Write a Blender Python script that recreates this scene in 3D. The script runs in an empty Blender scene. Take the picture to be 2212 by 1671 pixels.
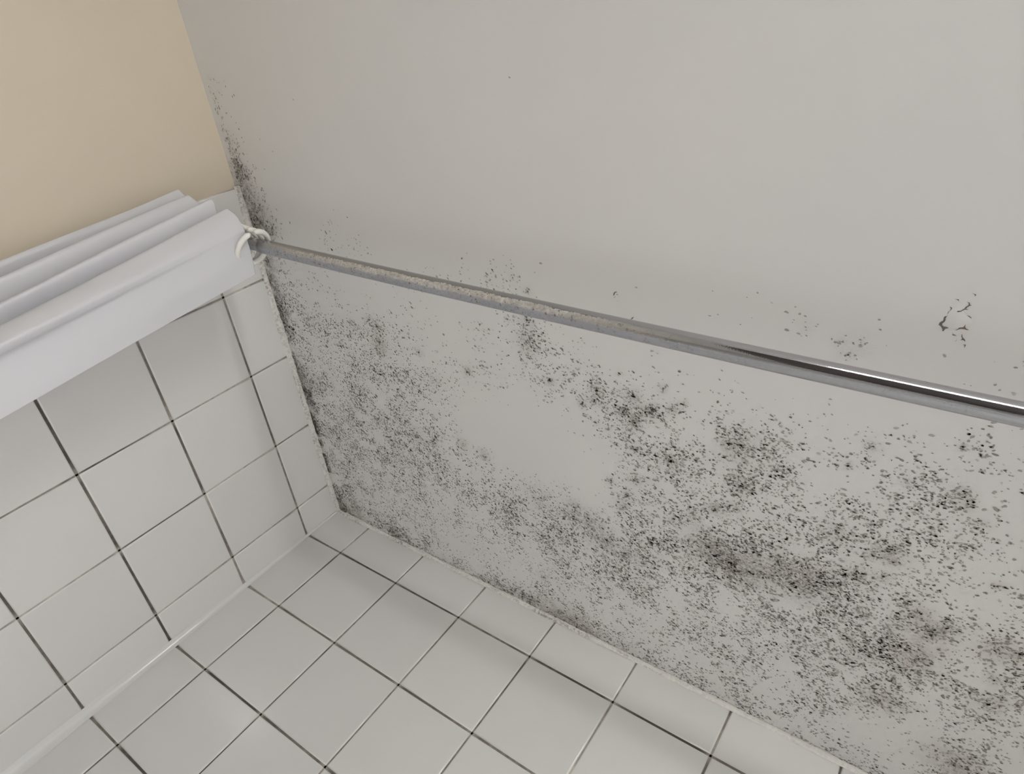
import bpy, math, random
from mathutils import Vector, Matrix, noise

C = bpy.context.scene.collection
sc = bpy.context.scene
U = 0.15          # one wall tile in metres; all room coordinates below are in tiles
H = 2.30          # ceiling height in metres
def P(x, y, z):   # tile units (x along back wall, y<0 into the room, z<0 below ceiling) -> metres
    return Vector((x*U, y*U, H + z*U))

# ---------------------------------------------------------------- camera
cam = bpy.data.cameras.new('camera')
cam.sensor_width = 36.0
cam.lens = 36.0*1457.57/2212.0
cam.clip_start = 0.02
co = bpy.data.objects.new('camera', cam); C.objects.link(co)
RX = Vector((0.8113, 0.0972, 0.5765)); RZ = Vector((-0.5333, 0.5270, 0.6617)).normalized()
RX = (RX - RZ*RX.dot(RZ)).normalized(); RY = RZ.cross(RX)
loc = P(6.6177, -6.2246, -4.0364)
co.matrix_world = Matrix(((RX.x, -RY.x, -RZ.x, loc.x), (RX.y, -RY.y, -RZ.y, loc.y), (RX.z, -RY.z, -RZ.z, loc.z), (0, 0, 0, 1)))
sc.camera = co

# ---------------------------------------------------------------- world, exposure
w = bpy.data.worlds.new('world'); sc.world = w; w.use_nodes = True
w.node_tree.nodes['Background'].inputs[0].default_value = (0.8, 0.85, 0.9, 1)
w.node_tree.nodes['Background'].inputs[1].default_value = 0.05
sc.view_settings.view_transform = 'Standard'; sc.view_settings.look = 'None'
sc.view_settings.gamma = 1; sc.view_settings.use_curve_mapping = False
sc.view_settings.exposure = -0.03
LAMP_POWER = 41.0
LAMP_COLOR = (0.99, 0.985, 0.975)
FILL_POWER = 2.3  # glow of the added fill light on the right wall
FILL_COLOR = (0.95, 0.96, 1.0)
sc.cycles.max_bounces = 10; sc.cycles.diffuse_bounces = 8

# ---------------------------------------------------------------- data read off the place (tile units on the ceiling)
GRID=[
[12,11,11,11,10,10,10,10,10,10,10,10,10,10,9,9,8,7,6,5,4,4,4,4,4,5,5,4,4,4,4,5,6,7,7,6,6,5,5,4,4,3,3,3,3,4,5,5,5,5,5,6,7,8,7,8,7,7,7,8,9,9,8,9,9,9,9,8,8,5,3,5,9,13,17,14,10,8,5,5,5,5,5,5,5,5,5,5,5,5,5,5,5,5],
[12,12,12,11,11,10,10,10,10,10,10,10,10,10,9,9,8,8,7,6,4,4,3,3,4,4,4,4,4,3,3,4,5,6,7,6,6,5,5,5,4,3,3,3,3,4,4,5,5,5,5,6,8,9,9,7,7,7,7,7,9,10,8,8,8,8,7,7,6,5,3,6,10,14,17,13,10,7,5,5,5,5,5,5,5,5,5,5,5,5,5,5,5,5],
[12,12,12,12,11,11,10,10,10,10,10,10,10,10,9,9,8,8,7,6,5,4,3,3,3,4,4,4,4,3,3,4,5,6,6,6,5,5,5,5,4,4,4,3,3,3,4,5,5,6,5,7,9,10,10,9,8,7,6,7,8,10,8,7,7,7,6,5,5,4,3,7,11,15,17,13,9,6,5,5,5,5,5,5,5,5,5,5,5,5,5,5,5,5],
[12,12,12,12,12,11,11,10,10,10,10,10,10,10,9,9,8,8,7,7,6,5,3,3,3,3,3,4,4,4,3,3,4,5,5,5,5,5,5,5,5,4,4,4,4,4,4,5,6,6,7,8,10,11,11,11,9,7,6,6,8,9,8,6,6,6,5,4,3,3,4,8,11,15,16,12,8,6,5,5,5,5,5,5,5,5,5,5,5,5,5,5,5,5],
[12,12,12,12,12,12,11,10,10,10,10,10,10,10,10,9,8,8,7,7,6,6,4,4,3,3,3,3,4,4,4,4,4,5,5,4,4,5,6,6,5,5,5,5,5,5,5,5,6,7,8,9,10,13,13,12,11,9,6,6,7,9,9,6,4,4,4,3,2,3,4,8,12,16,15,11,8,5,5,5,5,5,5,5,5,5,5,5,5,5,5,5,5,5],
[12,12,12,12,12,12,11,11,10,10,10,10,10,10,10,9,9,8,7,7,7,6,6,5,4,4,3,3,3,4,4,4,5,5,5,4,3,5,6,6,6,6,6,6,6,6,6,6,7,8,9,9,11,13,13,14,13,10,8,7,7,9,10,9,6,3,3,3,2,2,4,7,12,17,14,10,7,5,5,5,5,5,5,5,5,5,5,5,5,5,5,5,5,5],
[12,12,12,12,12,12,12,11,11,10,10,10,10,10,10,10,9,9,8,8,8,7,7,6,5,5,4,4,4,4,4,5,5,6,6,5,4,5,7,7,7,7,7,7,7,7,7,7,8,9,10,10,11,13,13,14,14,12,10,9,8,10,12,11,8,5,3,3,2,2,4,6,11,16,13,9,6,5,5,5,5,5,5,5,5,5,5,5,5,5,5,5,5,5],
[13,13,12,13,12,12,12,12,11,11,11,10,10,10,10,10,10,9,9,8,8,8,8,7,7,6,5,5,5,6,6,5,6,6,7,7,7,7,8,8,8,8,9,9,9,9,9,9,9,10,11,11,12,13,13,14,14,13,12,11,10,11,13,13,10,8,6,3,2,3,3,5,11,14,12,9,6,5,5,5,5,5,5,5,5,5,5,5,5,5,5,5,5,5],
[13,13,13,13,12,12,12,12,12,11,11,11,11,11,10,10,10,10,9,9,9,8,8,8,8,7,7,6,7,7,8,7,7,7,7,9,9,10,10,10,9,9,10,10,11,10,10,10,10,11,11,11,12,12,13,13,13,13,12,12,11,12,14,14,13,11,9,7,3,3,3,6,11,12,11,8,5,5,5,5,5,5,5,5,5,5,5,5,5,5,5,5,5,5],
[13,13,13,13,13,13,13,12,12,12,12,12,12,12,11,11,10,10,10,9,9,9,9,8,8,8,8,7,8,9,9,10,9,9,9,10,12,12,13,13,12,11,11,12,13,12,12,11,11,11,12,12,12,12,12,13,12,12,12,13,13,13,14,15,13,14,13,11,7,4,3,6,11,12,10,7,5,5,5,5,5,5,5,5,5,5,5,5,5,5,5,5,5,5],
[13,13,13,13,13,13,13,13,13,12,12,12,13,13,12,12,12,11,11,10,10,10,9,9,9,9,9,9,9,10,11,12,12,12,11,12,14,15,16,16,15,14,13,14,14,14,13,13,12,12,13,12,12,11,9,11,12,11,11,13,13,14,15,15,14,15,17,14,10,6,3,7,12,12,10,6,5,5,5,5,5,5,5,5,5,5,5,5,5,5,5,5,5,5],
[13,13,13,14,14,14,14,13,13,13,13,13,13,13,13,13,13,12,12,11,11,10,10,10,10,10,10,10,11,12,13,14,14,14,14,15,15,16,18,19,18,17,15,15,15,15,15,14,13,13,13,13,12,11,7,8,10,11,11,13,14,15,15,15,14,15,17,17,14,8,4,8,13,13,11,7,5,5,5,5,5,5,5,5,5,5,5,5,5,5,5,5,5,5],
[12,13,13,14,14,14,14,14,14,14,13,13,14,14,14,14,14,13,13,12,12,11,11,10,10,11,12,12,12,13,14,15,16,17,17,17,17,18,19,20,20,19,18,17,16,16,15,15,15,14,14,14,13,10,4,6,9,11,12,14,15,16,16,15,15,16,17,17,16,9,5,9,13,14,12,7,6,5,5,5,5,5,5,5,5,5,5,5,5,5,5,5,5,5],
[12,13,13,14,14,15,15,15,14,14,14,14,14,14,14,15,15,15,14,14,13,13,12,12,11,12,13,13,14,14,15,16,16,17,18,20,19,19,19,19,19,19,19,18,17,16,15,15,15,15,15,14,14,12,6,5,9,12,14,15,16,16,17,16,15,16,18,18,17,11,7,11,14,15,12,9,7,6,5,5,5,5,5,5,5,5,5,5,5,5,5,5,5,5],
[12,13,13,14,14,14,15,15,15,15,15,14,14,14,15,15,15,15,15,15,14,14,13,13,12,12,13,14,15,15,16,16,16,16,17,18,19,20,20,19,18,18,18,18,18,17,16,15,15,15,15,15,15,14,10,9,10,14,16,17,17,17,17,16,15,17,18,19,18,14,10,12,15,16,12,10,9,8,6,5,5,5,5,5,5,5,5,5,5,5,5,5,5,5],
[12,12,13,13,14,14,15,15,15,15,15,15,15,15,15,15,15,15,15,15,15,15,15,14,14,13,13,13,14,14,15,17,17,16,16,16,16,17,18,19,18,17,17,18,18,17,16,15,16,16,16,16,15,16,15,14,14,16,17,19,19,18,18,16,16,17,18,19,20,18,13,12,15,16,12,11,10,9,8,6,5,5,5,5,5,5,5,5,5,5,5,5,5,5],
[13,12,13,13,14,14,15,15,15,15,15,15,15,15,15,15,15,15,15,15,15,15,15,15,15,14,14,13,14,13,12,14,15,16,15,14,14,14,14,15,16,16,16,17,17,17,16,15,16,17,17,17,17,17,19,18,17,18,19,20,20,19,18,17,16,17,18,20,20,20,14,11,14,15,12,12,11,10,9,8,7,5,5,5,5,5,5,5,5,5,5,5,5,5],
[13,13,13,13,13,14,14,15,15,15,15,15,15,15,15,15,15,15,15,15,15,15,14,14,14,13,13,13,13,11,10,10,11,12,12,12,12,11,11,11,12,12,14,16,17,17,16,15,16,17,18,18,18,19,20,20,20,19,20,21,21,20,19,17,16,16,18,20,20,19,13,10,12,14,13,13,12,11,10,10,8,7,5,5,5,5,5,5,5,5,5,5,5,5],
[14,14,13,14,14,14,14,15,15,15,15,15,15,15,15,15,15,15,15,15,15,15,14,13,13,11,10,11,12,10,7,6,7,8,8,9,9,8,7,7,8,9,10,13,16,17,16,15,15,16,17,19,20,20,21,21,20,20,21,22,22,21,19,18,15,14,17,19,20,18,12,10,10,13,14,13,13,12,11,11,10,8,7,5,5,5,5,5,5,5,5,5,5,5],
[14,14,14,14,14,14,14,15,15,15,15,15,15,15,15,15,15,15,15,15,15,15,14,12,11,9,7,7,8,8,6,2,3,4,4,5,6,6,5,4,4,5,7,10,13,15,15,15,15,15,17,18,20,21,22,22,21,20,21,22,22,22,19,17,15,13,17,18,19,16,11,9,10,14,15,14,14,13,12,11,11,10,8,7,5,5,5,5,5,5,5,5,5,5],
[15,15,15,15,14,14,15,15,15,15,15,15,15,15,15,15,15,15,15,14,14,14,13,12,10,8,4,3,5,5,4,2,1,1,0,2,3,3,3,3,3,3,4,7,11,13,15,15,15,15,16,18,20,20,21,21,21,20,20,20,21,22,19,17,14,13,16,17,17,14,10,8,10,14,14,15,14,14,13,12,12,11,10,9,7,5,5,5,5,5,5,5,5,5],
[14,14,15,15,15,15,15,15,15,15,15,15,15,15,15,15,15,15,15,14,14,14,13,11,9,7,2,0,1,2,2,1,1,1,0,0,0,1,1,1,2,2,2,5,9,12,14,15,14,14,15,17,20,19,20,20,19,19,18,19,20,20,18,16,14,13,15,15,15,12,9,7,9,13,13,14,15,15,14,13,13,12,11,10,9,7,6,5,5,5,5,5,5,5],
[14,14,14,14,14,15,15,15,15,15,15,15,15,15,15,15,15,14,14,14,14,13,12,10,8,6,2,0,0,0,0,0,0,0,0,0,0,0,0,0,0,1,1,4,8,11,13,15,13,12,13,15,18,18,18,18,17,17,17,17,18,18,17,16,14,13,14,13,13,11,8,4,8,11,13,13,14,15,15,14,13,13,12,11,10,9,7,6,5,5,5,5,5,5],
[13,13,13,14,14,14,14,14,14,15,15,15,15,15,15,14,14,14,14,13,13,13,12,10,7,5,2,0,0,0,0,0,0,0,0,0,0,0,0,0,0,0,0,3,8,11,13,15,13,11,11,12,14,16,17,16,16,16,16,16,17,17,16,15,14,13,12,11,11,9,6,3,7,10,11,12,13,14,14,15,14,14,13,12,11,11,9,8,6,5,5,5,5,5],
[12,13,13,13,13,13,13,14,14,14,14,14,15,15,15,14,14,14,13,13,12,12,12,10,7,5,1,0,0,0,0,0,0,0,0,0,0,0,0,0,0,1,1,2,8,11,13,15,14,12,11,10,11,14,16,15,15,15,15,16,16,16,15,15,15,13,12,12,9,8,6,4,6,8,9,10,11,13,13,14,15,15,14,13,12,12,11,10,8,6,5,5,5,5],
[12,12,12,12,12,13,13,13,13,13,13,14,14,14,14,14,14,13,13,12,12,11,11,10,8,6,3,1,0,0,0,0,0,0,0,0,0,0,0,0,1,1,1,3,8,11,13,15,14,12,11,11,11,13,15,14,14,14,14,14,15,15,15,14,14,13,13,13,11,8,6,4,5,6,7,8,9,11,12,13,14,14,15,14,13,13,12,11,10,8,6,5,5,5],
[12,12,12,12,12,12,12,12,12,13,13,13,13,13,14,13,13,13,12,12,11,11,10,10,8,6,4,2,2,1,1,0,0,0,0,0,0,0,0,1,1,2,2,4,8,11,12,14,14,13,12,12,12,13,15,14,13,13,13,13,13,14,15,14,14,14,14,15,13,10,6,4,3,4,5,6,7,9,10,11,13,13,14,15,14,14,13,12,11,10,8,6,5,5],
[12,12,12,12,12,12,11,12,12,12,12,12,12,13,13,13,12,12,12,11,10,10,9,9,8,7,5,4,3,2,1,1,1,1,0,0,0,0,0,1,2,3,4,6,9,11,12,13,13,13,13,13,13,14,15,14,13,13,13,12,11,12,13,13,13,14,15,15,14,10,7,3,2,2,3,4,5,7,8,9,11,12,13,14,15,15,14,13,12,11,10,9,7,5],
[12,12,12,12,12,11,11,11,11,11,11,12,12,12,12,12,12,11,11,11,10,9,8,8,7,7,6,5,4,3,2,2,2,1,1,1,1,1,0,2,3,5,6,8,10,12,12,13,13,13,13,13,14,15,15,15,14,14,13,11,10,10,12,12,13,14,15,15,14,11,7,3,2,2,2,2,3,5,6,7,9,10,11,13,13,14,15,14,13,12,11,10,9,7],
[12,12,12,12,12,11,10,10,10,10,11,11,11,12,12,12,12,11,11,10,9,8,7,6,6,6,5,5,4,4,3,3,2,2,2,3,3,3,3,4,5,7,9,10,12,13,13,13,13,12,13,14,15,17,17,15,15,15,14,11,10,10,11,12,13,13,14,15,15,11,7,4,3,2,2,2,2,2,4,5,6,8,9,11,12,13,14,15,14,13,13,12,11,9],
[12,12,12,12,12,11,11,10,10,10,10,10,11,11,12,12,12,11,10,10,9,8,6,5,5,5,5,5,5,4,4,4,3,3,3,4,4,5,6,7,8,9,11,12,14,15,14,14,13,12,12,13,15,18,18,16,15,14,13,11,10,10,10,12,12,12,13,15,15,12,7,5,4,4,3,2,2,2,2,3,4,5,7,8,10,11,13,14,14,15,14,13,12,11],
[12,12,13,12,12,11,11,10,10,9,9,9,9,10,11,12,12,11,10,9,8,7,6,5,4,4,5,5,5,5,5,4,4,4,4,5,6,7,8,9,10,12,13,13,13,14,13,14,13,11,10,9,11,14,16,16,14,14,12,9,8,9,10,10,11,11,12,15,16,13,7,5,5,5,4,4,3,2,2,2,2,3,4,6,7,9,11,12,13,14,15,14,13,12],
[10,11,12,12,12,11,11,10,10,9,8,8,8,8,8,9,10,10,9,9,8,7,5,4,3,4,4,4,4,5,5,5,5,5,5,6,7,8,9,10,10,12,15,14,13,12,10,9,9,9,8,6,7,9,11,11,11,11,10,6,6,7,9,9,10,10,11,14,15,13,6,5,5,5,5,5,4,4,3,2,2,2,2,3,5,6,8,10,11,13,14,15,14,13],
[8,8,9,9,9,10,10,10,10,9,8,7,6,6,6,7,7,7,7,7,6,6,5,4,3,3,3,3,4,4,5,5,6,6,7,7,9,10,10,10,9,9,10,10,11,10,6,4,5,5,5,4,4,5,5,6,7,7,6,4,5,5,7,8,7,9,10,12,13,10,4,4,5,5,5,5,5,5,4,4,3,2,2,2,2,4,5,7,9,10,12,13,14,15],
[5,5,6,6,7,7,7,7,7,7,6,6,5,5,4,4,4,4,5,5,5,4,4,3,2,2,2,2,3,4,4,5,7,8,9,9,9,9,9,9,9,6,5,5,6,6,4,2,2,2,3,3,3,4,4,4,3,3,3,3,4,4,5,6,5,8,8,9,11,7,3,3,4,4,5,5,5,5,5,5,4,4,3,2,2,2,3,4,6,8,10,11,13,14],
[2,2,3,3,4,4,5,5,5,5,5,4,4,3,3,3,3,2,2,2,3,3,3,2,1,1,1,1,2,3,4,5,7,10,12,10,9,8,6,6,6,4,2,1,1,2,2,2,2,2,2,2,2,3,2,2,2,1,2,2,2,2,2,3,3,5,6,6,9,5,2,2,3,3,4,4,5,5,5,5,5,5,4,3,3,2,2,2,3,5,7,8,10,12],
[2,2,2,2,2,2,2,2,3,3,3,2,2,2,2,2,2,2,2,2,2,2,2,1,1,0,0,0,1,2,2,3,5,8,11,10,9,7,4,3,3,2,1,1,0,0,1,2,2,1,1,1,1,1,1,1,0,0,1,1,1,1,0,0,1,2,3,5,6,3,2,2,2,2,2,3,3,4,4,5,5,5,5,5,4,3,3,2,2,2,4,5,7,9],
[1,1,1,1,1,2,2,2,2,2,2,2,1,0,0,1,1,1,1,2,2,2,2,2,1,1,1,1,0,1,1,2,4,6,9,8,7,5,3,2,1,0,0,0,0,0,1,1,1,1,0,0,0,0,0,0,0,0,0,0,0,0,0,0,0,0,1,3,3,2,2,2,2,2,2,2,2,2,3,4,4,5,5,5,5,5,4,3,3,2,2,2,4,6],
[0,0,1,1,1,1,1,1,1,1,2,3,2,2,1,1,1,1,1,1,1,2,2,2,2,2,2,2,2,2,2,2,3,5,7,6,5,3,2,1,0,0,0,0,0,0,0,0,0,0,0,0,0,0,0,0,0,0,0,0,0,0,0,0,0,1,2,2,2,2,2,2,2,2,2,2,2,2,2,2,3,3,4,5,5,5,5,5,4,3,3,2,2,3],
[0,0,0,0,0,0,0,0,0,1,2,4,4,3,3,3,2,1,1,1,1,1,1,2,2,2,3,3,3,3,3,3,4,5,6,6,4,2,1,1,0,0,0,0,0,0,0,0,0,0,0,0,0,0,0,0,0,0,0,0,0,0,0,0,0,1,2,2,1,1,1,2,2,2,2,2,2,2,2,2,2,2,2,3,4,4,5,5,5,5,4,3,3,2],
[0,0,0,0,0,0,0,0,0,0,0,4,5,5,4,4,3,2,1,1,0,1,1,1,1,2,2,2,3,3,3,4,4,5,5,5,3,1,1,0,0,0,0,0,1,1,1,1,1,1,1,1,1,0,0,0,0,1,1,1,1,1,0,0,0,0,1,2,1,1,0,0,1,1,2,2,2,2,2,2,2,2,2,2,2,3,3,4,5,5,5,5,4,3],
[0,0,0,0,0,0,0,0,0,0,0,2,4,4,4,4,4,3,2,1,0,0,0,0,1,1,1,1,1,2,2,2,3,3,4,4,2,1,0,0,0,0,0,0,0,0,1,1,1,1,1,2,1,1,1,1,1,1,1,2,2,2,1,0,0,0,0,2,2,2,2,1,1,0,0,1,1,1,2,2,2,2,2,2,2,2,2,2,3,4,5,5,5,5],
[0,0,0,0,0,0,0,0,0,0,0,1,3,3,3,3,3,2,1,1,0,0,0,0,0,0,0,0,0,1,1,1,1,2,2,2,1,1,0,0,0,0,0,0,0,0,0,0,0,1,1,1,1,2,2,2,2,1,0,1,1,1,0,0,0,0,0,1,1,2,2,2,2,2,1,1,1,0,0,1,1,2,2,2,2,2,2,2,2,2,3,4,4,5],
[0,0,0,0,0,0,0,0,0,0,0,0,1,2,2,2,2,1,0,0,0,0,0,0,0,0,0,0,0,0,0,0,0,0,0,0,0,0,0,0,0,0,0,0,0,0,0,0,0,0,0,0,0,0,1,1,1,1,0,0,0,0,0,0,0,0,0,0,0,0,0,1,1,2,2,2,2,2,1,1,0,0,1,1,2,2,2,2,2,2,2,2,2,3],
[0,0,0,0,0,0,0,0,0,0,0,0,0,1,1,1,1,1,0,0,0,0,0,0,0,0,0,0,0,0,0,0,0,0,0,0,0,0,0,0,0,0,0,0,0,0,0,0,0,0,0,0,0,0,0,0,0,0,0,0,0,0,0,0,0,0,0,0,0,0,0,0,0,0,0,1,1,1,2,2,2,2,1,1,0,0,1,2,2,2,2,2,2,2],
[0,0,0,0,0,0,0,0,0,0,0,0,0,0,0,0,0,0,0,0,0,0,0,0,0,0,0,0,0,0,0,0,0,0,0,0,0,0,0,0,0,0,0,0,0,0,0,0,0,0,0,0,0,0,0,0,0,0,0,0,0,0,0,0,0,0,0,0,0,0,0,0,0,0,0,0,0,0,0,0,1,1,2,2,2,2,1,0,0,1,1,2,2,2],
[0,0,0,0,0,0,0,0,0,0,0,0,0,0,0,0,0,0,0,0,0,0,0,0,0,0,0,0,0,0,0,0,0,0,0,0,0,0,0,0,0,0,0,0,0,0,0,0,0,0,0,0,0,0,0,0,0,0,0,0,0,0,0,0,0,0,0,0,0,0,0,0,0,0,0,0,0,0,0,0,0,0,0,0,1,1,2,2,2,1,1,0,1,1],
[0,0,0,0,0,0,0,0,0,0,0,0,0,0,0,0,0,0,0,0,0,0,0,0,0,0,0,0,0,0,0,0,0,0,0,0,0,0,0,0,0,0,0,0,0,0,0,0,0,0,0,0,0,0,0,0,0,0,0,0,0,0,0,0,0,0,0,0,0,0,0,0,0,0,0,0,0,0,0,0,0,0,0,0,0,0,0,0,1,1,2,2,2,1],
[0,0,0,0,0,0,0,0,0,0,0,0,0,0,0,0,0,0,0,0,0,0,0,0,0,0,0,0,0,0,0,0,0,0,0,0,0,0,0,0,0,0,0,0,0,0,0,0,0,0,0,0,0,0,0,0,0,0,0,0,0,0,0,0,0,0,0,0,0,0,0,0,0,0,0,0,0,0,0,0,0,0,0,0,0,0,0,0,0,0,0,0,0,1],
[0,0,0,0,0,0,0,0,0,0,0,0,0,0,0,0,0,0,0,0,0,0,0,0,0,0,0,0,0,0,0,0,0,0,0,0,0,0,0,0,0,0,0,0,0,0,0,0,0,0,0,0,0,0,0,0,0,0,0,0,0,0,0,0,0,0,0,0,0,0,0,0,0,0,0,0,0,0,0,0,0,0,0,0,0,0,0,0,0,0,0,0,0,0],
[0,0,0,0,0,0,0,0,0,0,0,0,0,0,0,0,0,0,0,0,0,0,0,0,0,0,0,0,0,0,0,0,0,0,0,0,0,0,0,0,0,0,0,0,0,0,0,0,0,0,0,0,0,0,0,0,0,0,0,0,0,0,0,0,0,0,0,0,0,0,0,0,0,0,0,0,0,0,0,0,0,0,0,0,0,0,0,0,0,0,0,0,0,0],
[0,0,0,0,0,0,0,0,0,0,0,0,0,0,0,0,0,0,0,0,0,0,0,0,0,0,0,0,0,0,0,0,0,0,0,0,0,0,0,0,0,0,0,0,0,0,0,0,0,0,0,0,0,0,0,0,0,0,0,0,0,0,0,0,0,0,0,0,0,0,0,0,0,0,0,0,0,0,0,0,0,0,0,0,0,0,0,0,0,0,0,0,0,0],
[0,0,0,0,0,0,0,0,0,0,0,0,0,0,0,0,0,0,0,0,0,0,0,0,0,0,0,0,0,0,0,0,0,0,0,0,0,0,0,0,0,0,0,0,0,0,0,0,0,0,0,0,0,0,0,0,0,0,0,0,0,0,0,0,0,0,0,0,0,0,0,0,0,0,0,0,0,0,0,0,0,0,0,0,0,0,0,0,0,0,0,0,0,0],
[0,0,0,0,0,0,0,0,0,0,0,0,0,0,0,0,0,0,0,0,0,0,0,0,0,0,0,0,0,0,0,0,0,0,0,0,0,0,0,0,0,0,0,0,0,0,0,0,0,0,0,0,0,0,0,0,0,0,0,0,0,0,0,0,0,0,0,0,0,0,0,0,0,0,0,0,0,0,0,0,0,0,0,0,0,0,0,0,0,0,0,0,0,0],
[0,0,0,0,0,0,0,0,0,0,0,0,0,0,0,0,0,0,0,0,0,0,0,0,0,0,0,0,0,0,0,0,0,0,0,0,0,0,0,0,0,0,0,0,0,0,0,0,0,0,0,0,0,0,0,0,0,0,0,0,0,0,0,0,0,0,0,0,0,0,0,0,0,0,0,0,0,0,0,0,0,0,0,0,0,0,0,0,0,0,0,0,0,0],
[0,0,0,0,0,0,0,0,0,0,0,0,0,0,0,0,0,0,0,0,0,0,0,0,0,0,0,0,0,0,0,0,0,0,0,0,0,0,0,0,0,0,0,0,0,0,0,0,0,0,0,0,0,0,0,0,0,0,0,0,0,0,0,0,0,0,0,0,0,0,0,0,0,0,0,0,0,0,0,0,0,0,0,0,0,0,0,0,0,0,0,0,0,0],
[0,0,0,0,0,0,0,0,0,0,0,0,0,0,0,0,0,0,0,0,0,0,0,0,0,0,0,0,0,0,0,0,0,0,0,0,0,0,0,0,0,0,0,0,0,0,0,0,0,0,0,0,0,0,0,0,0,0,0,0,0,0,0,0,0,0,0,0,0,0,0,0,0,0,0,0,0,0,0,0,0,0,0,0,0,0,0,0,0,0,0,0,0,0],
[0,0,0,0,0,0,0,0,0,0,0,0,0,0,0,0,0,0,0,0,0,0,0,0,0,0,0,0,0,0,0,0,0,0,0,0,0,0,0,0,0,0,0,0,0,0,0,0,0,0,0,0,0,0,0,0,0,0,0,0,0,0,0,0,0,0,0,0,0,0,0,0,0,0,0,0,0,0,0,0,0,0,0,0,0,0,0,0,0,0,0,0,0,0],
[0,0,0,0,0,0,0,0,0,0,0,0,0,0,0,0,0,0,0,0,0,0,0,0,0,0,0,0,0,0,0,0,0,0,0,0,0,0,0,0,0,0,0,0,0,0,0,0,0,0,0,0,0,0,0,0,0,0,0,0,0,0,0,0,0,0,0,0,0,0,0,0,0,0,0,0,0,0,0,0,0,0,0,0,0,0,0,0,0,0,0,0,0,0],
[0,0,0,0,0,0,0,0,0,0,0,0,0,0,0,0,0,0,0,0,0,0,0,0,0,0,0,0,0,0,0,0,0,0,0,0,0,0,0,0,0,0,0,0,0,0,0,0,0,0,0,0,0,0,0,0,0,0,0,0,0,0,0,0,0,0,0,0,0,0,0,0,0,0,0,0,0,0,0,0,0,0,0,0,0,0,0,0,0,0,0,0,0,0],
[0,0,0,0,0,0,0,0,0,0,0,0,0,0,0,0,0,0,0,0,0,0,0,0,0,0,0,0,0,0,0,0,0,0,0,0,0,0,0,0,0,0,0,0,0,0,0,0,0,0,0,0,0,0,0,0,0,0,0,0,0,0,0,0,0,0,0,0,0,0,0,0,0,0,0,0,0,0,0,0,0,0,0,0,0,0,0,0,0,0,0,0,0,0],
[0,0,0,0,0,0,0,0,0,0,0,0,0,0,0,0,0,0,0,0,0,0,0,0,0,0,0,0,0,0,0,0,0,0,0,0,0,0,0,0,0,0,0,0,0,0,0,0,0,0,0,0,0,0,0,0,0,0,0,0,0,0,0,0,0,0,0,0,0,0,0,0,0,0,0,0,0,0,0,0,0,0,0,0,0,0,0,0,0,0,0,0,0,0],
[0,0,0,0,0,0,0,0,0,0,0,0,0,0,0,0,0,0,0,0,0,0,0,0,0,0,0,0,0,0,0,0,0,0,0,0,0,0,0,0,0,0,0,0,0,0,0,0,0,0,0,0,0,0,0,0,0,0,0,0,0,0,0,0,0,0,0,0,0,0,0,0,0,0,0,0,0,0,0,0,0,0,0,0,0,0,0,0,0,0,0,0,0,0],
[0,0,0,0,0,0,0,0,0,0,0,0,0,0,0,0,0,0,0,0,0,0,0,0,0,0,0,0,0,0,0,0,0,0,0,0,0,0,0,0,0,0,0,0,0,0,0,0,0,0,0,0,0,0,0,0,0,0,0,0,0,0,0,0,0,0,0,0,0,0,0,0,0,0,0,0,0,0,0,0,0,0,0,0,0,0,0,0,0,0,0,0,0,0]]
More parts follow.
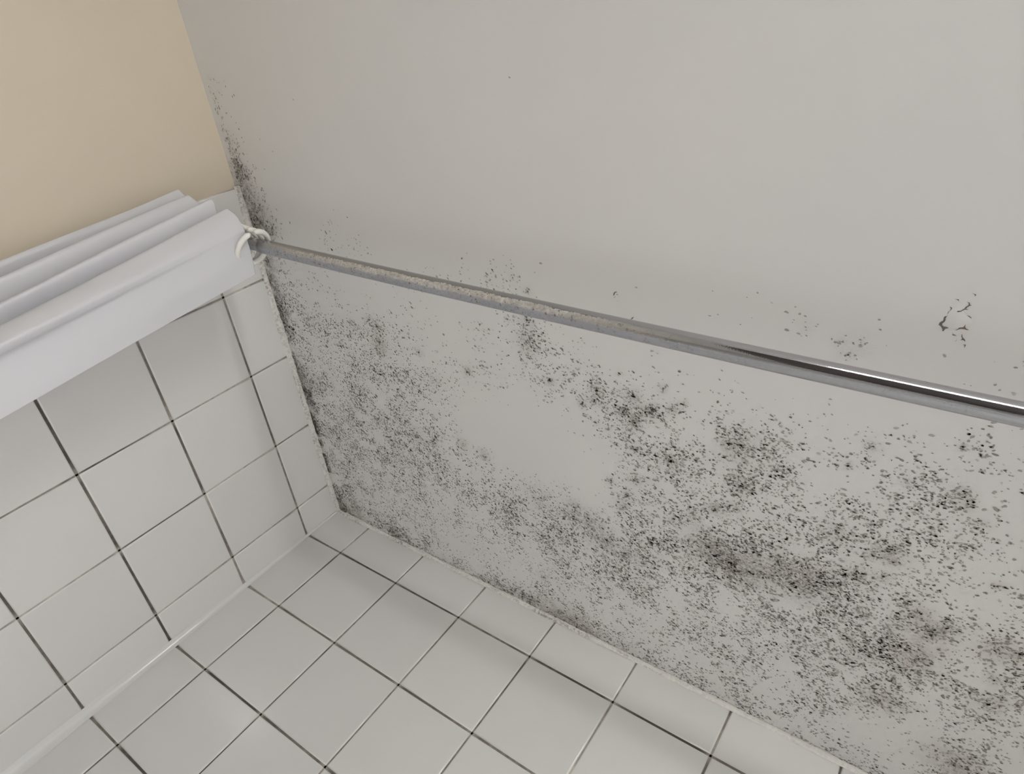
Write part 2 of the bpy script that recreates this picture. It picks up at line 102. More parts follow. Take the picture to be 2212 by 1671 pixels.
BLOBS=[(4.244, -3.23, 0.044, 0.8, 0), (4.218, -3.118, 0.045, 0.6, 0), (4.288, -3.125, 0.036, 0.5, 0), (4.566, -3.266, 0.063, 0.8, 0), (4.478, -3.084, 0.057, 1, 0), (4.585, -3.018, 0.052, 1.1, 0), (4.682, -3.148, 0.05, 0.8, 0), (4.741, -3.197, 0.045, 1, 0), (4.898, -3.237, 0.04, 0.7, 0), (4.988, -3.316, 0.035, 0.6, 0), (4.822, -3.404, 0.036, 0.5, 0), (4.101, -3.059, 0.032, 0.8, 0), (4.589, -2.747, 0.041, 0.9, 0), (4.904, -2.744, 0.052, 1.1, 0), (5.483, -2.718, 0.079, 0.8, 0), (5.293, -2.407, 0.064, 0.8, 0), (5.456, -2.471, 0.05, 0.5, 0), (3.581, -3.524, 0.103, 0.6, 0), (3.612, -3.74, 0.063, 0.5, 0), (3.787, -3.193, 0.038, 0.7, 0), (1.689, -3.075, 0.1, 0.5, 1), (1.71, -3.267, 0.073, 0.5, 0), (2.851, -3.032, 0.049, 0.7, 1), (2.901, -2.046, 0.067, 0.6, 0), (4.454, -3.45, 0.025, 0.5, 1), (4.215, -2.901, 0.033, 0.4, 0), (4.356, -2.319, 0.035, 0.8, 0), (4.47, -2.055, 0.06, 0.5, 0), (4.589, -2.424, 0.057, 0.7, 0), (4.513, -2.209, 0.049, 0.6, 0), (3.949, -1.823, 0.078, 0.5, 0), (4.071, -1.731, 0.144, 0.45, 0), (4.29, -1.568, 0.143, 0.45, 0), (4.483, -1.484, 0.119, 0.45, 0), (3.573, -1.747, 0.176, 0.3, 0), (5.261, -1.97, 0.155, 0.6, 0), (5.463, -1.887, 0.153, 0.7, 0), (5.619, -1.863, 0.132, 0.6, 0), (5.128, -2.221, 0.081, 0.4, 0), (5.815, -2.1, 0.124, 0.35, 0), (6.027, -2.063, 0.137, 0.45, 0), (5.978, -1.905, 0.166, 0.4, 0), (6.515, -2.562, 0.082, 0.7, 0), (6.427, -2.481, 0.046, 0.6, 0), (6.558, -2.486, 0.062, 0.4, 0), (6.363, -2.225, 0.067, 0.4, 0), (6.524, -2.315, 0.05, 0.5, 0), (6.467, -1.87, 0.043, 0.7, 0), (6.402, -1.559, 0.057, 0.7, 1), (6.353, -2.244, 0.111, 0.3, 0), (6.513, -1.485, 0.065, 0.45, 0), (6.804, -2.097, 0.078, 0.5, 1), (6.899, -1.936, 0.121, 0.6, 1), (6.97, -2.043, 0.045, 0.6, 0), (6.876, -1.65, 0.128, 0.6, 1), (6.785, -1.485, 0.078, 0.4, 0), (6.724, -1.017, 0.11, 0.5, 1), (6.86, -1.079, 0.107, 0.35, 0), (7.261, -2.01, 0.113, 0.5, 1), (7.376, -2.066, 0.084, 0.5, 1), (7.32, -1.735, 0.055, 0.5, 1), (7.345, -1.477, 0.086, 0.5, 1), (7.397, -1.601, 0.056, 0.4, 1), (7.306, -0.663, 0.18, 0.8, 1), (6.815, -3.226, 0.052, 0.5, 0), (6.855, -3.145, 0.052, 0.5, 1), (6.951, -3.02, 0.041, 0.4, 1), (6.514, -3.176, 0.043, 0.4, 0), (6.276, -3.378, 0.043, 0.5, 0), (6.16, -3.18, 0.026, 0.8, 0), (5.441, -3.098, 0.128, 0.45, 0), (5.357, -3.068, 0.061, 0.4, 0), (6.152, -2.132, 0.086, 0.3, 0), (6.185, -2.577, 0.087, 0.4, 0), (5.727, -1.896, 0.112, 0.4, 0), (5.978, -4.073, 0.035, 0.3, 0), (6.028, -4.0, 0.029, 0.4, 0), (5.765, -4.139, 0.047, 0.15, 0), (6.094, -4.084, 0.084, 0.15, 0), (6.739, -3.544, 0.033, 0.4, 0), (2.63, -2.096, 0.075, 0.4, 1), (0.449, -0.263, 0.094, 0.5, 0), (2.245, -3.1, 0.059, 0.4, 0), (3.504, -0.626, 0.067, 0.3, 0), (3.639, -3.995, 0.043, 0.3, 0), (1.656, -2.957, 0.064, 0.5, 0), (1.953, -1.981, 0.096, 0.3, 0), (2.399, -2.821, 0.083, 0.3, 0), (7.13, -2.568, 0.028, 0.6, 1), (7.176, -2.582, 0.03, 0.4, 1), (4.928, -2.075, 0.057, 0.4, 0), (1.314, -3.209, 0.064, 0.2, 0), (1.592, -3.321, 0.049, 0.3, 0)]
CRACKS=[[(6.4582, -4.3002), (6.4604, -4.3131), (6.4669, -4.3229), (6.4725, -4.325), (6.4749, -4.3363), (6.4731, -4.3482), (6.4778, -4.3569), (6.4835, -4.358), (6.4885, -4.3682), (6.4822, -4.347), (6.4843, -4.3351), (6.4814, -4.3222), (6.4738, -4.3128), (6.4748, -4.3022), (6.4823, -4.2951), (6.4908, -4.2947), (6.5067, -4.2935), (6.5042, -4.2883), (6.4944, -4.283), (6.4892, -4.2678), (6.4818, -4.2646), (6.4823, -4.2741), (6.4756, -4.2867), (6.465, -4.297)], [(6.5411, -4.2829), (6.5518, -4.2939), (6.5568, -4.3034), (6.5732, -4.3094), (6.5771, -4.3179), (6.5808, -4.3278), (6.5815, -4.3142), (6.5885, -4.3035), (6.6041, -4.2992), (6.5911, -4.2969), (6.5836, -4.2993), (6.5674, -4.298), (6.5586, -4.2954), (6.5498, -4.2867)], [(6.4864, -4.4178), (6.4966, -4.4137), (6.4998, -4.4099), (6.4966, -4.3972), (6.493, -4.3919), (6.4959, -4.4061), (6.4913, -4.4112)], [(6.4885, -4.391), (6.4902, -4.3883), (6.4871, -4.3749), (6.4844, -4.3744)], [(6.5247, -4.3922), (6.5288, -4.4005), (6.5402, -4.4019), (6.5487, -4.4105), (6.5572, -4.4196), (6.5586, -4.4288), (6.5673, -4.4364), (6.5693, -4.4427), (6.5675, -4.4542), (6.555, -4.4607), (6.572, -4.4565), (6.5737, -4.4465), (6.5841, -4.4432), (6.5756, -4.4401), (6.5666, -4.4289), (6.5616, -4.4204), (6.5756, -4.4143), (6.5594, -4.4146), (6.5489, -4.4045), (6.5433, -4.3983), (6.5327, -4.3932)], [(6.4986, -4.4649), (6.5123, -4.466), (6.5165, -4.4682), (6.5196, -4.4644), (6.5198, -4.4585), (6.5297, -4.45), (6.5172, -4.4595), (6.513, -4.4631)], [(6.5734, -4.3824), (6.5864, -4.3811), (6.5987, -4.3725), (6.5984, -4.3685), (6.5864, -4.376)], [(6.5679, -4.5157), (6.5807, -4.5093), (6.5875, -4.509), (6.5898, -4.5037), (6.5827, -4.4951), (6.5855, -4.5029), (6.5812, -4.507)], [(6.5298, -4.2689), (6.5366, -4.2595), (6.5457, -4.2559), (6.5565, -4.2499), (6.5466, -4.2517), (6.5322, -4.2522), (6.5353, -4.2576)], [(6.5774, -4.2686), (6.5813, -4.2539), (6.587, -4.2458), (6.5954, -4.2399), (6.6022, -4.2274), (6.5966, -4.2292), (6.5896, -4.2339), (6.5727, -4.23), (6.5812, -4.2345), (6.584, -4.2436), (6.5775, -4.2515), (6.5761, -4.2636)], [(6.5925, -4.2047), (6.6068, -4.2096), (6.6089, -4.2054), (6.6072, -4.2002), (6.6069, -4.1875), (6.6035, -4.1978), (6.6044, -4.2043)], [(6.5514, -4.2125), (6.5575, -4.2234), (6.5615, -4.2322), (6.5597, -4.2239)], [(4.419, -4.1273), (4.4344, -4.1411), (4.4495, -4.1401), (4.4304, -4.1293), (4.4224, -4.1056), (4.4148, -4.108)], [(4.4416, -4.1166), (4.4493, -4.1253), (4.4529, -4.1149)], [(4.4337, -4.1003), (4.4182, -4.0863), (4.426, -4.0989)], [(4.553, -3.9355), (4.5682, -3.9577), (4.5832, -3.9645), (4.5719, -3.9471)]]
DOTS=[(0.196, -5.556), (0.218, -5.445), (0.263, -5.248), (0.627, -5.054), (3.654, -5.585), (0.778, -4.945), (5.689, -4.261), (5.73, -4.082), (5.657, -4.092), (5.835, -4.17), (5.826, -4.155), (0.388, -4.776), (0.563, -4.765), (1.28, -5.416), (0.37, -4.438), (2.24, -3.953), (2.304, -3.977), (2.505, -3.987), (3.456, -3.971), (3.627, -4.013), (5.262, -3.685), (6.163, -4.27), (6.524, -4.116), (5.361, -4.069), (5.776, -3.82), (6.794, -3.999), (6.822, -3.971), (6.887, -3.965), (4.602, -4.203)]


# ---------------------------------------------------------------- helpers
rnd = random.Random(7)
class MB:
    def __init__(s): s.v = []; s.f = []; s.a = []
    def add(s, vs, fs, a=None):
        o = len(s.v); s.v += [tuple(v) for v in vs]; s.f += [tuple(i+o for i in f) for f in fs]
        s.a += (a if isinstance(a, list) else [a or 0.0]*len(vs))
    def box(s, a, b):
        x0, y0, z0 = a; x1, y1, z1 = b
        vs = [P(x, y, z) for x in (x0, x1) for y in (y0, y1) for z in (z0, z1)]
        s.add(vs, [(0, 1, 3, 2), (4, 6, 7, 5), (0, 4, 5, 1), (2, 3, 7, 6), (0, 2, 6, 4), (1, 5, 7, 3)])
    def mesh(s, name, mat, smooth=False, attr=None):
        m = bpy.data.meshes.new(name); m.from_pydata(s.v, [], s.f); m.materials.append(mat)
        if attr:
            at = m.attributes.new(attr, 'FLOAT', 'POINT'); at.data.foreach_set('value', s.a)
        if smooth: m.polygons.foreach_set('use_smooth', [True]*len(m.polygons))
        m.update(); return m
    def obj(s, name, mat, parent=None, smooth=False, attr=None):
        return link(name, s.mesh(name, mat, smooth, attr), parent)
def link(name, data, parent=None, loc=None):
    o = bpy.data.objects.new(name, data); C.objects.link(o)
    if parent: o.parent = parent
    if loc: o.location = loc
    return o
def tag(o, label=None, cat=None, group=None, kind=None):
    for k, v in (('label', label), ('category', cat), ('group', group), ('kind', kind)):
        if v: o[k] = v
    return o
def tube(mb, pts, rad, n=16, cap=True):
    rings = []; N = len(pts)
    up = Vector((0, 0, 1)); last = None
    for i, p in enumerate(pts):
        t = (pts[min(i+1, N-1)] - pts[max(i-1, 0)]).normalized()
        if last is None: a = t.cross(up).normalized() if abs(t.dot(up)) < .95 else t.cross(Vector((0, 1, 0))).normalized()
        else: a = (last - t*last.dot(t)).normalized()
        last = a; b = t.cross(a); r = rad(i/(N-1)) if callable(rad) else rad
        rings.append([p + a*r*math.cos(2*math.pi*k/n) + b*r*math.sin(2*math.pi*k/n) for k in range(n)])
    vs = [v for r in rings for v in r]
    fs = [(i*n+k, i*n+(k+1) % n, (i+1)*n+(k+1) % n, (i+1)*n+k) for i in range(N-1) for k in range(n)]
    if cap: fs += [tuple(range(n))[::-1], tuple((N-1)*n+k for k in range(n))]
    mb.add(vs, fs)

# ---------------------------------------------------------------- materials
def mat(name, col, rough=.5, metal=0, spec=.5):
    m = bpy.data.materials.new(name); m.use_nodes = True
    b = m.node_tree.nodes['Principled BSDF']
    b.inputs['Base Color'].default_value = (*col, 1); b.inputs['Roughness'].default_value = rough
    b.inputs['Metallic'].default_value = metal; b.inputs['Specular IOR Level'].default_value = spec
    return m
class NT:
    def __init__(s, m): s.t = m.node_tree; s.b = s.t.nodes['Principled BSDF']
    def n(s, t, **k):
        x = s.t.nodes.new(t)
        for a, v in k.items():
            if a[0] == '_': x.inputs[int(a[1:])].default_value = v
            elif a.startswith('i_'): x.inputs[a[2:].replace('_', ' ')].default_value = v
            else: setattr(x, a, v)
        return x
    def l(s, a, b): s.t.links.new(a, b)
    def pos(s): return s.n('ShaderNodeNewGeometry').outputs['Position']
    def noise(s, scale, detail=3, rough=.5, vec=None):
        x = s.n('ShaderNodeTexNoise'); x.inputs['Scale'].default_value = scale
        x.inputs['Detail'].default_value = detail; x.inputs['Roughness'].default_value = rough
        s.l(vec or s.pos(), x.inputs['Vector']); return x.outputs['Fac']
    def ramp(s, fac, stops):
        x = s.n('ShaderNodeValToRGB'); e = x.color_ramp.elements
        while len(e) < len(stops): e.new(.5)
        for i, (p, c) in enumerate(stops):
            e[i].position = p; e[i].color = (*c, 1) if len(c) == 3 else c
        s.l(fac, x.inputs[0]); return x.outputs[0]
    def g(s, fac, a, b): return s.ramp(fac, [(a, (0, 0, 0)), (b, (1, 1, 1))])
    def math(s, op, a, b=None, clamp=False):
        x = s.n('ShaderNodeMath', operation=op); x.use_clamp = clamp
        for i, v in enumerate((a, b)):
            if v is None: continue
            if isinstance(v, (int, float)): x.inputs[i].default_value = v
            else: s.l(v, x.inputs[i])
        return x.outputs[0]
    def mix(s, fac, a, b):
        x = s.n('ShaderNodeMix', data_type='RGBA')
        if isinstance(fac, (int, float)): x.inputs[0].default_value = fac
        else: s.l(fac, x.inputs[0])
        for i, v in ((6, a), (7, b)):
            if isinstance(v, tuple): x.inputs[i].default_value = (*v, 1)
            else: s.l(v, x.inputs[i])
        return x.outputs[2]
    def attr(s, name): return s.n('ShaderNodeAttribute', attribute_name=name).outputs['Fac']
    def bump(s, h, strength, dist):
        x = s.n('ShaderNodeBump'); x.inputs['Strength'].default_value = strength; x.inputs['Distance'].default_value = dist
        s.l(h, x.inputs['Height']); s.l(x.outputs[0], s.b.inputs['Normal'])

M = {}
CEIL = (.765, .755, .735)
m = M['ceiling'] = mat('ceiling_paint', CEIL, .62, spec=.3); t = NT(m)
fine = t.noise(420, 3, .6); mid = t.noise(90, 3, .6); broad = t.noise(1.7, 2)
base = t.mix(t.g(broad, .35, .65), (CEIL[0]*.97, CEIL[1]*.97, CEIL[2]*.98), (CEIL[0]*1.02, CEIL[1]*1.02, CEIL[2]*1.01))
fib = t.math('MULTIPLY', t.g(fine, .35, .68), t.g(mid, .3, .62))
st = t.math('MULTIPLY', t.attr('stain'), t.math('ADD', t.math('MULTIPLY', fib, 1.25), .18), True)
ol = t.math('MULTIPLY', t.attr('olive'), t.math('ADD', t.math('MULTIPLY', t.g(mid, .3, .7), .8), .3), True)
c1 = t.mix(st, base, (.20, .165, .135)); c2 = t.mix(ol, c1, (.31, .285, .17))
t.l(c2, t.b.inputs['Base Color'])
t.bump(t.noise(260, 4, .6), .18, .0006)

m = M['mold'] = mat('mold', (.1, .095, .08), .9, spec=.1); t = NT(m)
t.l(t.ramp(t.attr('tone'), [(0, (.22, .20, .18)), (.3, (.35, .32, .295)), (.7, (.48, .45, .42)), (1, (.63, .595, .56))]), t.b.inputs['Base Color'])

m = M['tile'] = mat('glazed_tile', (.71, .705, .68), .13, spec=.5); t = NT(m)
oi = t.n('ShaderNodeObjectInfo').outputs['Random']
t.l(t.mix(oi, (.665, .658, .64), (.70, .692, .672)), t.b.inputs['Base Color'])
t.bump(t.noise(9, 2, .5), .35, .0009)

m = M['grout'] = mat('grout', (.3, .27, .23), .85, spec=.2); t = NT(m)
gn = t.noise(70, 4, .7); gv = t.math('ADD', t.attr('dirt'), t.math('MULTIPLY', t.math('SUBTRACT', gn, .5), .9), True)
t.l(t.ramp(gv, [(0, (.55, .51, .43)), (.3, (.36, .33, .29)), (.6, (.21, .185, .16)), (1, (.10, .085, .075))]), t.b.inputs['Base Color'])
t.bump(t.noise(300, 3, .6), .5, .0006)

m = M['beige'] = mat('beige_paint', (.56, .51, .40), .55, spec=.3); t = NT(m)
t.l(t.mix(t.g(t.noise(2.2, 3), .3, .7), (.60, .53, .42), (.635, .565, .45)), t.b.inputs['Base Color'])
t.bump(t.noise(330, 3, .6), .15, .0005)

m = M['caulk'] = mat('caulk', (.68, .675, .655), .2, spec=.5); t = NT(m)
t.bump(t.noise(60, 3, .6), .2, .001)
m = M['cove'] = mat('ceiling_joint_filler', (.72, .70, .66), .55, spec=.3); t = NT(m)
cf = t.math('MULTIPLY', t.attr('dirt'), t.math('ADD', t.math('MULTIPLY', t.g(t.noise(230, 4, .7), .42, .6), 1.1), .05), True)
t.l(t.mix(t.math('MULTIPLY', cf, .75), (.72, .70, .66), (.15, .13, .11)), t.b.inputs['Base Color'])
t.bump(t.noise(150, 3, .6), .3, .0010)

def rodmat(name, kshift=0.0, k=1.0):
    m = mat(name, (.62, .62, .63), .1, metal=1); t = NT(m)
    sx = t.n('ShaderNodeSeparateXYZ'); t.l(t.pos(), sx.inputs[0])
    age = t.math('SUBTRACT', 1.0, t.math('DIVIDE', t.math('SUBTRACT', sx.outputs[0], 4.1*U), 1.3*U), True)   # 1 = corroded, 0 = polished end
    n1 = t.noise(300, 5, .7); n2 = t.noise(70, 4, .65); n3 = t.noise(700, 3, .6)
    mott = t.math('MULTIPLY', t.g(n1, .40, .60), t.math('ADD', t.math('MULTIPLY', age, .9), .1))
    bloom = t.math('MULTIPLY', t.g(n2, .42, .62), age)
    geo = t.n('ShaderNodeNewGeometry'); dot = t.n('ShaderNodeVectorMath', operation='DOT_PRODUCT')
    t.l(geo.outputs['Normal'], dot.inputs[0]); dot.inputs[1].default_value = (0, -.86, .51)
    side = t.math('ADD', dot.outputs['Value'], t.math('ADD', t.math('MULTIPLY', t.math('SUBTRACT', n2, .5), .55), t.math('MULTIPLY', t.math('SUBTRACT', n1, .5), .5)))
    under = t.math('SUBTRACT', 1.0, t.g(side, .46, .54), True)       # the drip side, where the plating is crusted
    low = t.math('SUBTRACT', 1.0, t.g(t.math('ADD', side, 1.0), .70, .86), True)  # side turned away from the lamp
    crust = t.math('MULTIPLY', under, t.math('MULTIPLY', age, t.math('ADD', t.math('MULTIPLY', bloom, .35), .6)), True)
    haze = t.math('MULTIPLY', low, t.math('ADD', t.math('MULTIPLY', t.g(n2, .3, .7), .5), .45), True)
    rough = t.math('ADD', t.math('ADD', t.math('MULTIPLY', age, .10), .05), t.math('ADD', t.math('MULTIPLY', crust, .34), t.math('MULTIPLY', haze, .22)))
    t.l(rough, t.b.inputs['Roughness'])
    col = t.mix(age, (.52, .52, .54), (.40, .40, .41))
    lit_cream = t.mix(t.math('MULTIPLY', mott, .75), (.70, .68, .62), (.33, .33, .335))
    near = t.math('SUBTRACT', 1.0, t.math('DIVIDE', t.math('SUBTRACT', sx.outputs[0], 1.1*U), 1.4*U), True)
    lit_cream = t.mix(t.math('MULTIPLY', near, .85), lit_cream, (.30, .30, .30))
    shaded_grey = t.mix(mott, (.40, .41, .44), (.24, .245, .26))
    col = t.mix(crust, col, t.mix(low, lit_cream, shaded_grey))  # lamp shading put into the crust: cream where lit, grey where less lit
    col = t.mix(t.math('MULTIPLY', haze, .6), col, (.40, .41, .44))
    pit = t.math('MULTIPLY', t.g(t.noise(260, 4, .7), .60, .65), t.math('MULTIPLY', under, t.math('ADD', t.math('MULTIPLY', age, .85), .1)), True)
    pit2 = t.math('MULTIPLY', t.g(t.noise(120, 5, .75), .61, .66), t.math('MULTIPLY', under, t.math('ADD', t.math('MULTIPLY', age, .8), .08)), True)
    col = t.mix(pit, col, (.12, .11, .10)); col = t.mix(pit2, col, (.18, .17, .14))
    t.l(col, t.b.inputs['Base Color'])
    t.l(t.math('SUBTRACT', 1.0, t.math('ADD', t.math('MULTIPLY', crust, .75), t.math('MULTIPLY', haze, .3)), True), t.b.inputs['Metallic'])
    t.bump(n3, .12, .0003)
    return m
M['rod'] = rodmat('corroded_chrome')
m = M['fabric'] = bpy.data.materials.new('white_curtain_fabric'); m.use_nodes = True
t = NT(m); b = t.b
b.inputs['Base Color'].default_value = (.88, .88, .895, 1); b.inputs['Roughness'].default_value = .42
b.inputs['Specular IOR Level'].default_value = .35
tr = t.n('ShaderNodeBsdfTranslucent'); tr.inputs[0].default_value = (.86, .86, .88, 1)
mx = t.n('ShaderNodeMixShader'); mx.inputs[0].default_value = .45
t.l(b.outputs[0], mx.inputs[1]); t.l(tr.outputs[0], mx.inputs[2]); t.l(mx.outputs[0], t.t.nodes['Material Output'].inputs[0])
M['ring'] = mat('white_plastic', (.82, .80, .75), .3)
M['crack'] = mat('exposed_substrate', (.17, .16, .145), .95, spec=.1)
M['crack_brown'] = mat('rusty_substrate', (.22, .16, .135), .95, spec=.1)
M['floor'] = mat('floor_tile', (.55, .53, .50), .4)
M['white_wall'] = mat('white_wall_paint', (.74, .73, .70), .6)
M['fill_pane'] = mat('fill_pane_glow', (.8, .8, .8), .4)  # glowing face of the added fill light
M['fill_pane'].node_tree.nodes['Principled BSDF'].inputs['Emission Color'].default_value = (*FILL_COLOR, 1)
M['fill_pane'].node_tree.nodes['Principled BSDF'].inputs['Emission Strength'].default_value = FILL_POWER
M['metal'] = mat('brushed_nickel', (.6, .6, .6), .3, metal=1)
m = M['lamp'] = mat('lit_diffuser', (.9, .9, .9), .5)
m.node_tree.nodes['Principled BSDF'].inputs['Emission Color'].default_value = (*LAMP_COLOR, 1)
m.node_tree.nodes['Principled BSDF'].inputs['Emission Strength'].default_value = LAMP_POWER

# ================================================================ the room shell
XR, YF, ZF = 10.2, -11.4, -H/U
mb = MB(); mb.box((-1, .6, ZF-.5), (XR+.6, YF-.6, ZF)); floor = tag(mb.obj('floor', M['floor']), 'dark tiled bathroom floor below the frame', kind='structure')
mb = MB(); mb.box((-.7, .6, ZF), (-.05, YF-.6, 0)); wall_left = tag(mb.obj('wall_left', M['beige']), 'left wall, white tiled beside the tub and beige painted beyond the curtain', kind='structure')
mb = MB(); mb.box((-.05, .05, ZF), (XR+.6, .6, 0)); wall_back = tag(mb.obj('wall_back', M['beige']), 'white tiled wall along the bathtub under the mouldy ceiling', kind='structure')
mb = MB(); mb.box((XR, .05, ZF), (XR+.6, YF, 0)); tag(mb.obj('wall_right', M['white_wall']), 'white painted wall to the right, outside the frame', kind='structure')
mb = MB(); mb.box((-.05, YF, ZF), (XR+.6, YF-.6, 0)); tag(mb.obj('wall_front', M['white_wall']), 'white painted wall behind the camera', kind='structure')

# ceiling: a slab whose underside is finely divided where the mould grows
def grid_density(x, y):
    fx = x/.1 - .5; fy = -y/.1 - .5
    if fx > len(GRID[0])-2: fx = len(GRID[0])-2
    fx = max(fx, 0); fy = max(fy, 0)
    if fy > len(GRID)-2: return 0
    i = int(fx); j = int(fy); a = fx-i; b_ = fy-j
    g = lambda jj, ii: GRID[jj][ii]/25.0
    return (g(j, i)*(1-a)+g(j, i+1)*a)*(1-b_)+(g(j+1, i)*(1-a)+g(j+1, i+1)*a)*b_
def interp(tab, s):
    if s <= tab[0][0]: return tab[0][1:]
    for p, q in zip(tab, tab[1:]):
        if s <= q[0]:
            k = (s-p[0])/(q[0]-p[0]); return tuple(u+(v-u)*k for u, v in zip(p[1:], q[1:]))
    return tab[-1][1:]
# (position along the edge, strength, width)
BACK_EDGE = [(0, .95, .30), (.4, .9, .26), (.55, .35, .14), (.9, .3, .12), (1.05, .95, .15), (1.5, .9, .15), (1.8, .5, .14), (3.0, .5, .12), (3.15, .8, .16), (3.5, 1, .22), (4.0, 1, .22), (4.2, .7, .2), (4.6, .55, .2), (5.2, .3, .16), (6.5, .28, .16), (9, .28, .16)]
LEFT_EDGE = [(0, .95, .12), (.4, .5, .07), (.9, .75, .06), (1.5, .8, .08), (1.8, .9, .16), (2.0, .95, .20), (2.3, .75, .2), (2.6, .4, .14), (3.0, .7, .15), (3.3, .95, .18), (3.9, 1, .22), (4.15, 1, .34), (4.4, .95, .22), (4.75, .8, .16), (4.9, .25, .2), (5.3, .1, .2), (6, 0, .2)]
def edge_stain(x, y):
    s, w_ = interp(BACK_EDGE, x); e = s*math.exp(-(-y/w_)**2*.9)
    s, w_ = interp(LEFT_EDGE, -y)
    c = .10 if 3.6 < -y < 4.8 else .04
    e2 = s*math.exp(-(max(0, x-c)/w_)**2*1.5)*(.6 if x < c*.5 else 1)
    return e, e2
mb = MB(); NXc, NYc, dx = 230, 160, .04
stain = []; olive = []
for j in range(NYc+1):
    for i in range(NXc+1):
        x, y = i*dx - .2, .2 - j*dx
        s = o_ = 0.0
        for bx_, by_, r, k, kind in BLOBS:
            d2 = (x-bx_)**2+(y-by_)**2
            if d2 < 9*r*r:
                v = k*math.exp(-d2/(r*r)*.8)
                if kind: o_ += v*.55; s += v*.22
                else: s += v*.75
        e, e2 = edge_stain(x, y)
        n_ = noise.fractal(Vector((x*2.3, y*2.3, 4)), 1, 2, 4)
        s += (e*1.15+1.7*e2)*max(0, .60+.5*n_)
        if x < 1.2 and y > -.6: o_ += .8*e*max(0, 1-x/.7)
        if 3.2 < x < 4.2: o_ += .35*e
        d = grid_density(x, y)
        s += max(0, d-.45)*.42*max(0, .7+1.2*n_)
        # the clean rubbed edge of the cove
        mb.v.append(tuple(P(x, y, 0))); stain.append(min(s, 1.1)); olive.append(min(o_, .75))
W1 = NXc+1
mb.f = [(j*W1+i, j*W1+i+1, (j+1)*W1+i+1, (j+1)*W1+i) for j in range(NYc) for i in range(NXc)]
xe, ye = NXc*dx-.2, .2-NYc*dx
n0 = len(mb.v)
ext = [(xe, .2), (XR+.6, .2), (XR+.6, YF-.6), (-.2, YF-.6), (-.2, ye), (xe, ye)]
mb.v += [tuple(P(a, b_, 0)) for a, b_ in ext]
mb.f += [(n0, n0+1, n0+2, n0+5), (n0+4, n0+5, n0+2, n0+3)]
n1_ = len(mb.v)
mb.v += [tuple(P(a, b_, .5)) for a, b_ in ((-.7, .6), (XR+.6, .6), (XR+.6, YF-.6), (-.7, YF-.6))]
mb.f += [(n1_+3, n1_+2, n1_+1, n1_)]
me = bpy.data.meshes.new('ceiling'); me.from_pydata(mb.v, [], mb.f); me.materials.append(M['ceiling'])
for nm, arr in (('stain', stain), ('olive', olive)):
    at = me.attributes.new(nm, 'FLOAT', 'POINT'); at.data.foreach_set('value', arr+[0.0]*(len(mb.v)-len(arr)))
ceiling = tag(link('ceiling', me), 'off-white painted ceiling speckled with dark mould above the bathtub', kind='structure')

# mould colonies: tiny irregular flakes growing on the ceiling paint
mb = MB()
def speck(x, y, r, tone, ax=None, z=-.0035):
    n = rnd.choice((5, 6, 7)); el = rnd.uniform(1.1, 2.2); an = math.radians(48-7.6*x)+rnd.gauss(0, .4) if ax is None else ax   # colonies stretched along an angle that turns across the ceiling
    ca, sa = math.cos(an), math.sin(an); vs = []
    for k in range(n):
        q = 2*math.pi*k/n+rnd.uniform(-.3, .3); rr = r*rnd.uniform(.6, 1.15)
        u, v = rr*math.cos(q)*el, rr*math.sin(q)
        vs.append(P(x+u*ca-v*sa, y+u*sa+v*ca, z))
    mb.add(vs, [tuple(range(n))[::-1]], tone)
def clump(x, y):
    a = noise.fractal(Vector((x*3.1, y*3.1, 0)), 1, 2, 3); b_ = noise.noise(Vector((x*9.5, y*9.5, 9)))
    return max(0.0, min(2.2, 1+1.5*a+1.1*b_))
TRY = 330000
for _ in range(TRY):
    x, y = rnd.uniform(.03, 9.3), rnd.uniform(-6.2, -.02)
    d = grid_density(x, y)
    if d <= .02: continue
    prob = (d**1.45)*clump(x, y)*.74
    if rnd.random() > prob: continue
    r = min(.0105, rnd.lognormvariate(math.log(.0054), .34))
    big = rnd.random()
    if big < .03: r *= 1.3
    speck(x, y, r, min(1, max(0, rnd.gauss(.48, .26))))
# extra fine colonies in the fuzzy patches
for bx_, by_, r, k, kind in BLOBS:
    for _ in range(int(110*k*min(1.6, (r/.1)**1.2))):
        a, q = rnd.uniform(0, 6.283), abs(rnd.gauss(0, .62))*r*1.25
        speck(bx_+q*math.cos(a), by_+q*math.sin(a), rnd.uniform(.003, .007), rnd.uniform(.35, .85) + (.1 if kind else 0))
# along both edges
for _ in range(9000):
    x = rnd.uniform(0, 9); s, w_ = interp(BACK_EDGE, x); y = -abs(rnd.gauss(0, w_*1.15))-.03
    if rnd.random() < s*clump(x, y)*.7: speck(x, y, rnd.uniform(.003, .009), rnd.uniform(.1, .7), rnd.gauss(0, .5))
for _ in range(9000):
    yy = rnd.uniform(0, 5.6); s, w_ = interp(LEFT_EDGE, yy); x = .03+abs(rnd.gauss(.08 if 3.6 < yy < 4.8 else 0, w_*.72))
    if rnd.random() < s*clump(x, -yy)*.7: speck(x, -yy, rnd.uniform(.003, .009), rnd.uniform(.1, .7), 1.57+rnd.gauss(0, .5))
for x, y in DOTS: speck(x, y, rnd.uniform(.005, .009), rnd.uniform(.4, .8))
mo = mb.obj('mold_spots', M['mold'], ceiling, attr='tone'); mo['kind'] = 'stuff'; mo['label'] = 'countless dark grey mould specks'

